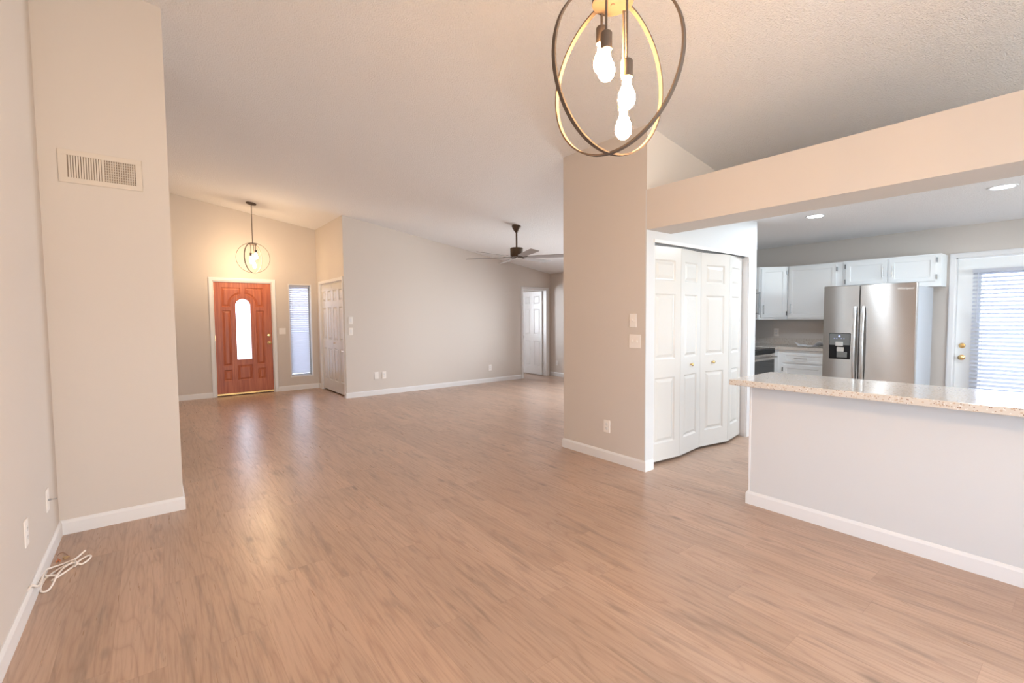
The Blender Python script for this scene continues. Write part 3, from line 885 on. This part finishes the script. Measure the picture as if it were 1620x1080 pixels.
# microwave
mw = thing('microwave', 'over the range microwave with vertical steel handle', 'microwave', (6.16, 3.485, 1.33))
bm = NB(); box(bm, 0, 0.757, -0.36, 0, 0, 0.42); obj('body', bm, M['grey'], mw)
bm = NB(); box(bm, 0, 0.755, -0.39, -0.361, 0.0, 0.42); dd = obj('door', bm, M['steel'], mw, bevel=0.003)
bm = NB(); box(bm, 0.04, 0.52, -0.392, -0.3905, 0.06, 0.36); obj('window', bm, M['blackglass'], dd)
bm = NB(); cyl(bm, (0.735, -0.43, 0.05), (0.735, -0.43, 0.38), 0.010, 12); cyl(bm, (0.735, -0.39, 0.07), (0.735, -0.43, 0.07), 0.007); cyl(bm, (0.735, -0.39, 0.36), (0.735, -0.43, 0.36), 0.007)
obj('handle', bm, M['hinge'], dd, smooth=True)

# ---------------- fridge (front faces -X)
fg = thing('refrigerator', 'stainless side by side refrigerator with black ice dispenser', 'refrigerator', (6.757, 2.204, 0), HALF)
bm = NB(); box(bm, 0.012, 0.906, 0.075, 0.80, 0.02, 1.695); obj('body', bm, M['side'], fg, bevel=0.004, label='grey painted fridge casing')
dx = 0.38
bm = NB()
slab(bm, dx - 0.005, 1.655, 0.068, [], [])
for v in bm.verts: v.co += Vector((0.002, 0.0, 0.075))
ld = obj('freezer_door', bm, M['steel'], fg, bevel=0.008)
bm = NB(); box(bm, dx + 0.003, 0.910, 0.0, 0.068, 0.075, 1.73)
rd = obj('fridge_door', bm, M['steel'], fg, bevel=0.008)
for px, dr in ((dx - 0.038, ld), (dx + 0.045, rd)):
    bm = NB()
    n = 18
    pts = []
    for i in range(n + 1):
        t = i / n
        pts.append((px, -0.018 - 0.042 * math.sin(math.pi * t) ** 0.6, 0.56 + 0.91 * t))
    prev = None
    for (x, y, z) in pts:
        cur = [bm.verts.new((x + a, y + b_, z)) for a, b_ in ((-0.014, 0.008), (-0.014, -0.004), (-0.009, -0.009), (0.009, -0.009), (0.014, -0.004), (0.014, 0.008))]
        if prev:
            for i in range(6): bm.faces.new((prev[i], prev[(i + 1) % 6], cur[(i + 1) % 6], cur[i]))
        else: bm.faces.new(cur)
        prev = cur
    bm.faces.new(prev[::-1])
    for zz in (0.565, 1.465): box(bm, px - 0.010, px + 0.010, -0.02, 0.002, zz - 0.012, zz + 0.012)
    obj('handle', bm, M['nickel'], dr, smooth=True, label='long curved steel handle')
ds = NB(); box(ds, 0.072, 0.298, -0.004, 0.001, 0.822, 1.142)
ds = obj('dispenser', ds, M['black'], ld, bevel=0.003, label='black water and ice dispenser')
bm = NB(); box(bm, 0.078, 0.292, -0.008, -0.0045, 0.995, 1.136); obj('display', bm, M['grey'], ds)
bm = NB(); box(bm, 0.145, 0.225, -0.026, -0.0085, 0.985, 1.035); obj('ice_chute', bm, M['lightgrey'], ds, bevel=0.004)
bm = NB(); box(bm, 0.160, 0.232, -0.020, -0.0045, 0.915, 0.970); obj('paddle', bm, M['lightgrey'], ds, bevel=0.004)
bm = NB(); box(bm, 0.160, 0.268, -0.016, -0.0045, 0.842, 0.912); obj('drip_tray', bm, M['grey'], ds, bevel=0.003)
bm = NB()
lathe(bm, [(0.011, 0), (0.011, 0.002)], 14, Matrix.Translation((0.182, -0.0085, 1.104)) @ Matrix.Rotation(R(90), 4, 'X'))
for i, xx in enumerate((0.130, 0.155, 0.205, 0.232)): box(bm, xx - 0.005, xx + 0.005, -0.010, -0.0085, 1.072, 1.078)
obj('icons', bm, M['icon'], ds)
cu = bpy.data.curves.new('brand_lettering', 'FONT'); cu.body = 'Whirlpool'; cu.size = 0.034; cu.extrude = 0.0008
cu.align_x = 'CENTER'; cu.space_character = 1.05
cu.materials.append(M['logo'])
_t = bpy.data.objects.new('brand_curve', cu)
bl = bpy.data.objects.new('brand_lettering', bpy.data.meshes.new_from_object(_t)); COL.objects.link(bl); bl.parent = rd
bpy.data.objects.remove(_t)
bl.location = (0.808, -0.0012, 1.655); bl.rotation_euler = (R(90), 0, 0); bl['label'] = 'silver brand lettering'
bm = NB(); box(bm, 0.01, 0.90, 0.05, 0.07, 0.01, 0.07); obj('kick_grille', bm, M['grey'], fg)

# ---------------- recessed lights
for i, (x, y, key, lab) in enumerate(((5.665, 1.95, 'down', 'round recessed ceiling light nearer the pantry'), (5.668, 0.562, 'down', 'round recessed ceiling light nearer the back door'),
        (4.35, 0.56, 'down_added', 'added recessed ceiling light hidden behind the beam'), (4.35, -0.83, 'down_added', 'added recessed ceiling light over the right end of the breakfast bar'), (5.668, -0.83, 'down_added', 'added recessed ceiling light right of the frame'))):  # last three are unseen, added to brighten the cabinets
    t = thing('recessed_light', lab, 'ceiling light', (x, y, 2.43), group='recessed kitchen lights')
    bm = NB(); lathe(bm, [(0.074, -0.004), (0.090, -0.006), (0.094, -0.002), (0.094, 0.0), (0.074, 0.0), (0.074, -0.004)], 32, None, False); obj('trim_ring', bm, M['trim'], t, smooth=True)
    bm = NB(); lathe(bm, [(0.0, -0.0035), (0.073, -0.0035), (0.073, -0.001), (0, -0.001)], 32); obj('lens', bm, M['downlight'], t)
    d = bpy.data.lights.new('downlight', 'AREA'); d.shape = 'DISK'; d.size = 0.14; d.energy = 20 * split(LIGHT[key])[0]; d.color = split(LIGHT[key])[1]
    o = bpy.data.objects.new('downlight', d); COL.objects.link(o); o.location = (x, y, 2.418)

# ---------------- orb pendants
def band_ring(bm, Rr, az, tilt, cz=0.0, w=0.007, t=0.003, n=96):
    hd = Vector((math.cos(az), math.sin(az), 0)); nn = Vector((-math.sin(az), math.cos(az), 0))
    up = Vector((0, 0, 1)) * math.cos(tilt) + nn * math.sin(tilt)
    ax = hd.cross(up)
    rings = []
    for i in range(n):
        a = 2 * math.pi * i / n
        e = hd * math.cos(a) + up * math.sin(a)
        rings.append([bm.verts.new(e * (Rr + r_) + ax * w_ + Vector((0, 0, cz))) for r_, w_ in ((-t, -w), (t, -w), (t, w), (-t, w))])
    for i in range(n):
        A, B = rings[i], rings[(i + 1) % n]
        for k in range(4): bm.faces.new((A[k], A[(k + 1) % 4], B[(k + 1) % 4], B[k]))
def pendant(bulb_mat, label, loc, azs, tilts, arms, hubz=0.232, tophole=True, Rr=0.25):
    t = thing('orb_chandelier', label, 'pendant light', loc, group='bronze orb pendant lights')
    for az, ti in zip(azs, tilts):
        bm = NB(); band_ring(bm, Rr, az, ti); obj('ring', bm, M['bronze'], t, smooth=True)
    bm = NB(); lathe(bm, [(0.0, -0.010), (0.060, -0.010), (0.066, -0.006), (0.066, 0.010), (0.060, 0.013), (0, 0.013)], 36, Matrix.Translation((0, 0, hubz)))
    hub = obj('hub', bm, M['bronze'], t, smooth=True)
    bm = NB(); lathe(bm, [(0.0, -0.014), (0.006, -0.013), (0.008, -0.010)], 12, Matrix.Translation((0, 0, hubz))); obj('finial', bm, M['bronze'], hub, smooth=True)
    ztop = vault(loc[0]) - loc[2]
    bm = NB(); cyl(bm, (0, 0, hubz + 0.012), (0, 0, ztop - 0.01), 0.0065, 12); obj('downrod', bm, M['bronze'], t, smooth=True)
    bm = NB(); lathe(bm, [(0.0, -0.024), (0.02, -0.024), (0.072, -0.018), (0.078, -0.012), (0.078, 0.0), (0, 0)], 36, Matrix.Translation((0, 0, ztop)) @ Matrix.Rotation(math.atan(CS), 4, 'Y')); obj('canopy', bm, M['bronze'], t, smooth=True)
    for (ax_, ay_, zb) in arms:     # zb = height of the middle of the bulb
        bm = NB(); cyl(bm, (ax_, ay_, hubz - 0.01), (ax_, ay_, zb + 0.095), 0.0042, 10); rod = obj('arm_rod', bm, M['bronze'], t, smooth=True)
        bm = NB(); lathe(bm, [(0.0, 0.100), (0.016, 0.100), (0.0185, 0.096), (0.0185, 0.046), (0.015, 0.044), (0, 0.046)], 20, Matrix.Translation((ax_, ay_, zb))); obj('lamp_socket', bm, M['bronze'], rod, smooth=True)
        prof = [(0.0130, 0.045), (0.0130, 0.030), (0.0150, 0.020), (0.0215, 0.006), (0.0265, -0.009), (0.0275, -0.022), (0.0245, -0.036), (0.0160, -0.047), (0.0080, -0.051), (0, -0.052)]
        bm = NB(); lathe(bm, prof, 20, Matrix.Translation((ax_, ay_, zb))); obj('bulb', bm, M[bulb_mat], rod, smooth=True, label='lit frosted bulb')
    return t
fw = Vector((0.768, 0.641)); rt = Vector((0.641, -0.768))
def arm(lat, dep, z): p = rt * lat + fw * dep; return (p.x, p.y, z)
pendant('bulb', 'large bronze double ring pendant hanging nearest the camera', (1.2195, 1.0176, 2.159), (-1.5203, 3.0887), (0.0188, 0.03),
        [arm(-0.036, 0.040, 0.080), arm(-0.020, -0.035, 0.018), arm(0.044, -0.035, -0.076), arm(0.036, 0.040, -0.142)])
pendant('bulb_entry', 'bronze double ring pendant hanging over the front door area', (1.389, 8.847, 2.407), (R(-8.8), R(51)), (0, 0),
        [(-0.035, -0.035, -0.02), (-0.02, 0.04, -0.04), (0.04, -0.02, 0.035), (0.02, 0.03, -0.11)])

# ---------------- ceiling fan
fx, fy = 4.596, 5.756
zc_ = vault(fx); fz = 2.32
fn_ = thing('ceiling_fan', 'bronze ceiling fan with six grey blades', 'ceiling fan', (fx, fy, fz))
bm = NB(); lathe(bm, [(0, -0.105), (0.022, -0.105), (0.030, -0.095), (0.062, -0.045), (0.072, -0.02), (0.072, 0.012), (0, 0.012)], 28, Matrix.Translation((0, 0, zc_ - fz))); obj('canopy', bm, M['fanbronze'], fn_, smooth=True)
bm = NB(); cyl(bm, (0, 0, 0.13), (0, 0, zc_ - fz - 0.09), 0.0135, 14); obj('downrod', bm, M['fanbronze'], fn_, smooth=True)
bm = NB(); lathe(bm, [(0, 0.155), (0.03, 0.155), (0.095, 0.148), (0.103, 0.140), (0.100, 0.03), (0.085, 0.012), (0, 0.012)], 32); obj('motor_housing', bm, M['fanbronze'], fn_, smooth=True)
for k in range(6):
    a = R(10 + 60 * k)
    mx = Matrix.Rotation(a, 4, 'Z')
    px = mx @ Matrix.Rotation(R(-11), 4, 'X')
    bm = NB()
    lo = []
    pf = [(0.18, -0.045), (0.24, -0.055), (0.80, -0.068), (0.82, -0.06), (0.82, 0.06), (0.80, 0.068), (0.24, 0.055), (0.18, 0.045)]
    A = [bm.verts.new(px @ Vector((x, y, 0.0))) for x, y in pf]; B = [bm.verts.new(px @ Vector((x, y, 0.007))) for x, y in pf]
    bm.faces.new(A); bm.faces.new(B)
    for i in range(len(pf)): bm.faces.new((A[i], A[(i + 1) % len(pf)], B[(i + 1) % len(pf)], B[i]))
    bl_ = obj('blade', bm, M['blade'], fn_)
    bm = NB(); box(bm, 0.05, 0.22, -0.018, 0.018, 0.007, 0.012, px); box(bm, 0.04, 0.10, -0.014, 0.014, 0.004, 0.02, mx)
    obj('blade_bracket', bm, M['fanbronze'], bl_)

# ---------------- air vent (on wall facing -Y)
vt = thing('air_vent', 'beige metal air vent grille high on the left wall block', 'vent', (-0.425, YB, 2.247))
VW, VH = 0.412, 0.206
bm = NB()
for a in ((0, VW, 0, 0.032), (0, VW, VH - 0.032, VH), (0, 0.042, 0.032, VH - 0.032), (VW - 0.034, VW, 0.032, VH - 0.032), (0.206, 0.220, 0.032, VH - 0.032)): box(bm, a[0], a[1], -0.007, 0.0, a[2], a[3])
obj('frame', bm, M['vent'], vt, bevel=0.002)
bm = NB(); box(bm, 0.03, VW - 0.03, -0.0012, -0.0004, 0.025, VH - 0.025); obj('duct_shade_sheet', bm, M['duct'], vt, label='flat dark sheet toned as the shaded duct behind the louvres')  # flat sheet on the wall; duct shade is put into its colour
for (a0, a1, tl, w) in ((0.046, 0.205, 1, 0.0088), (0.222, 0.376, -1, 0.0064)):
    bm = NB(); n = 13
    for i in range(n):
        x = a0 + (a1 - a0) * (i + 0.5) / n
        box(bm, -w / 2, w / 2, -0.0008, 0.0008, 0.032, VH - 0.032, Matrix.Translation((x, -0.0045, 0)) @ Matrix.Rotation(R(28 * tl), 4, 'Z'))
    obj('louvre_bank', bm, M['vent'], vt)
bm = NB()
for i in range(8): box(bm, 0.222, 0.376, -0.0026, -0.0014, 0.042 + i * 0.0165, 0.046 + i * 0.0165)
obj('damper_bars', bm, M['vent'], vt)

# ---------------- wall plates
def plate(name, label, cat, loc, rotz, W, H, kind_, group):
    t = thing(name, label, cat, loc, rotz, group)
    bm = NB(); box(bm, -W / 2, W / 2, -0.006, 0, -H / 2, H / 2); obj('cover_plate', bm, M['plate'], t, bevel=0.0025)
    gangs = 2 if '2' in kind_ else 1
    for g_ in range(gangs):
        x = (g_ - (gangs - 1) / 2) * 0.046
        if 'toggle' in kind_:
            bm = NB(); box(bm, x - 0.005, x + 0.005, -0.009, -0.0055, -0.012, 0.012); box(bm, x - 0.0035, x + 0.0035, -0.016, -0.008, 0.0, 0.010); obj('toggle', bm, M['plate'], t)
        if 'rocker' in kind_:
            bm = NB(); box(bm, x - 0.016, x + 0.016, -0.009, -0.0055, -0.033, 0.033); obj('rocker', bm, M['trim'], t, bevel=0.001)
        if 'outlet' in kind_:
            for s in (-1, 1):
                bm = NB(); lathe(bm, [(0.016, 0), (0.016, 0.0025), (0.0, 0.0025)], 16, Matrix.Translation((x, -0.0055, s * 0.020)) @ Matrix.Rotation(R(90), 4, 'X')); r_ = obj('receptacle', bm, M['trim'], t)
                bm = NB()
                for q in (-0.006, 0.006): box(bm, x + q - 0.001, x + q + 0.001, -0.0085, -0.0078, s * 0.020 - 0.002, s * 0.020 + 0.006)
                lathe(bm, [(0.002, 0), (0.002, 0.0006), (0, 0.0006)], 8, Matrix.Translation((x, -0.0079, s * 0.020 - 0.008)) @ Matrix.Rotation(R(90), 4, 'X'))
                obj('slots', bm, M['slot'], r_)
    return t
# facing +X: rotate +90 (local -y -> +x)
plate('outlet', 'white outlet plate on left wall nearer the camera', 'outlet', (XL, 3.135, 0.362), R(90), 0.075, 0.128, 'outlet', 'wall outlets')
cx_ = plate('coax_plate', 'white cable wall plate on left wall near the corner', 'wall plate', (XL, 3.70, 0.345), R(90), 0.075, 0.128, 'none', 'wall outlets')
bm = NB(); cyl(bm, (0.0, -0.005, 0.0), (0.0, -0.020, 0.0), 0.0055, 10); cyl(bm, (0.0, -0.020, 0.0), (0.008, -0.040, -0.002), 0.003, 8); obj('coax_stub', bm, M['hinge'], cx_, smooth=True, label='metal coaxial stub')
plate('switch', 'upper single plate on the long living room wall corner', 'switch', (2.709, YG, 1.343), 0, 0.076, 0.126, 'rocker', 'wall switches')
plate('switch', 'lower single plate on the long living room wall corner', 'switch', (2.706, YG, 1.152), 0, 0.076, 0.126, 'rocker', 'wall switches')
plate('coax_plate', 'blank low plate left of its twin on the living room wall', 'wall plate', (3.144, YG, 0.354), 0, 0.076, 0.126, 'none', 'wall outlets')
plate('outlet', 'low outlet right of the blank plate on living room wall', 'outlet', (3.286, YG, 0.350), 0, 0.078, 0.130, 'outlet', 'wall outlets')
plate('outlet', 'low outlet near the open bedroom door', 'outlet', (5.637, YG, 0.315), 0, 0.076, 0.126, 'outlet', 'wall outlets')
plate('outlet', 'low outlet on the far wall beside the column edge', 'outlet', (XF, 7.775, 0.313), R(-90), 0.072, 0.122, 'outlet', 'wall outlets')
plate('switch', 'double switch between front door and sidelight', 'switch', (1.960, YD, 1.148), 0, 0.118, 0.116, '2toggle', 'wall switches')
plate('switch', 'single switch on the column above the double one', 'switch', (XCOL, 2.588, 1.335), R(-90), 0.076, 0.120, 'toggle', 'wall switches')
plate('switch', 'double switch on the column below the single one', 'switch', (XCOL, 2.566, 1.150), R(-90), 0.122, 0.122, '2toggle', 'wall switches')
plate('outlet', 'low outlet near the foot of the column', 'outlet', (XCOL, 2.885, 0.327), R(-90), 0.076, 0.120, 'outlet', 'wall outlets')
plate('outlet', 'outlet above the kitchen worktop', 'outlet', (XKB, 3.160, 1.106), R(-90), 0.076, 0.120, 'outlet', 'wall outlets')

# ---------------- cable bundle on the floor
CAB = {'white': [[(-0.5095, 3.1, 0.0985), (-0.503, 3.14, 0.097), (-0.488, 3.2, 0.066), (-0.504, 3.451, 0.03), (-0.489, 3.526, 0.012), (-0.464, 3.551, 0.006), (-0.432, 3.559, 0.008), (-0.4, 3.555, 0.016), (-0.387, 3.595, 0.012), (-0.364, 3.683, 0.006)], [(-0.388, 3.507, 0.012), (-0.371, 3.556, 0.006), (-0.347, 3.59, 0.006), (-0.332, 3.583, 0.006), (-0.331, 3.552, 0.006), (-0.343, 3.513, 0.006), (-0.363, 3.488, 0.006), (-0.382, 3.493, 0.014), (-0.4, 3.479, 0.006), (-0.423, 3.434, 0.006), (-0.446, 3.394, 0.006), (-0.467, 3.365, 0.006)], [(-0.388, 3.509, 0.018), (-0.427, 3.514, 0.012), (-0.458, 3.495, 0.006), (-0.476, 3.436, 0.014), (-0.498, 3.4, 0.006), (-0.502, 3.314, 0.006), (-0.493, 3.262, 0.006), (-0.476, 3.245, 0.006), (-0.462, 3.269, 0.006), (-0.456, 3.345, 0.006), (-0.45, 3.389, 0.016), (-0.435, 3.482, 0.012), (-0.403, 3.512, 0.02)], [(-0.496, 3.422, 0.016), (-0.474, 3.406, 0.017), (-0.455, 3.392, 0.018)]], 'tie': [(-0.411, 3.593, 0.004), (-0.389, 3.521, 0.02), (-0.379, 3.468, 0.022), (-0.387, 3.466, 0.012), (-0.398, 3.51, 0.004), (-0.405, 3.555, 0.004)], 'thin': [(-0.471, 3.629, 0.002), (-0.485, 3.691, 0.002), (-0.482, 3.743, 0.002), (-0.467, 3.749, 0.002), (-0.448, 3.712, 0.002), (-0.437, 3.677, 0.002)], 'red': [[(-0.48, 3.622, 0.004), (-0.472, 3.636, 0.004), (-0.463, 3.621, 0.004)], [(-0.476, 3.652, 0.004), (-0.465, 3.619, 0.004)]], 'tan': [[(-0.458, 3.665, 0.004), (-0.443, 3.661, 0.004), (-0.428, 3.657, 0.004)], [(-0.45, 3.633, 0.004), (-0.436, 3.643, 0.004)]]}
cb = thing('cable_bundle', 'looped bundle of white cable on the floor by left wall', 'cable', (-0.45, 3.45, 0))
for i, pts in enumerate(CAB['white']):
    bm = NB(); tube(bm, [p - Vector((-0.45, 3.45, 0)) for p in smooth_path(pts, 8)], 0.0052, 8); obj('cord', bm, M['cable'], cb, smooth=True)
bm = NB(); tie = [Vector(p) - Vector((-0.45, 3.45, 0)) for p in CAB['tie']]
tube(bm, smooth_path(tie, 6, True), 0.004, 8, closed=True); obj('cord_tie', bm, M['cable'], cb, smooth=True)
bm = NB(); tube(bm, [p - Vector((-0.45, 3.45, 0)) for p in smooth_path(CAB['thin'], 8)], 0.0014, 6); obj('bare_wire', bm, M['wire_dark'], cb, smooth=True, label='thin dark copper wire')
bm = NB()
for a in CAB['red']: tube(bm, [p - Vector((-0.45, 3.45, 0)) for p in smooth_path(a, 6)], 0.0045, 6)
obj('wire_end', bm, M['wire_red'], cb, smooth=True, label='orange wire ends')
bm = NB()
for a in CAB['tan']: tube(bm, [p - Vector((-0.45, 3.45, 0)) for p in smooth_path(a, 6)], 0.0035, 6)
obj('wire_end', bm, M['wire_tan'], cb, smooth=True, label='tan wire ends')
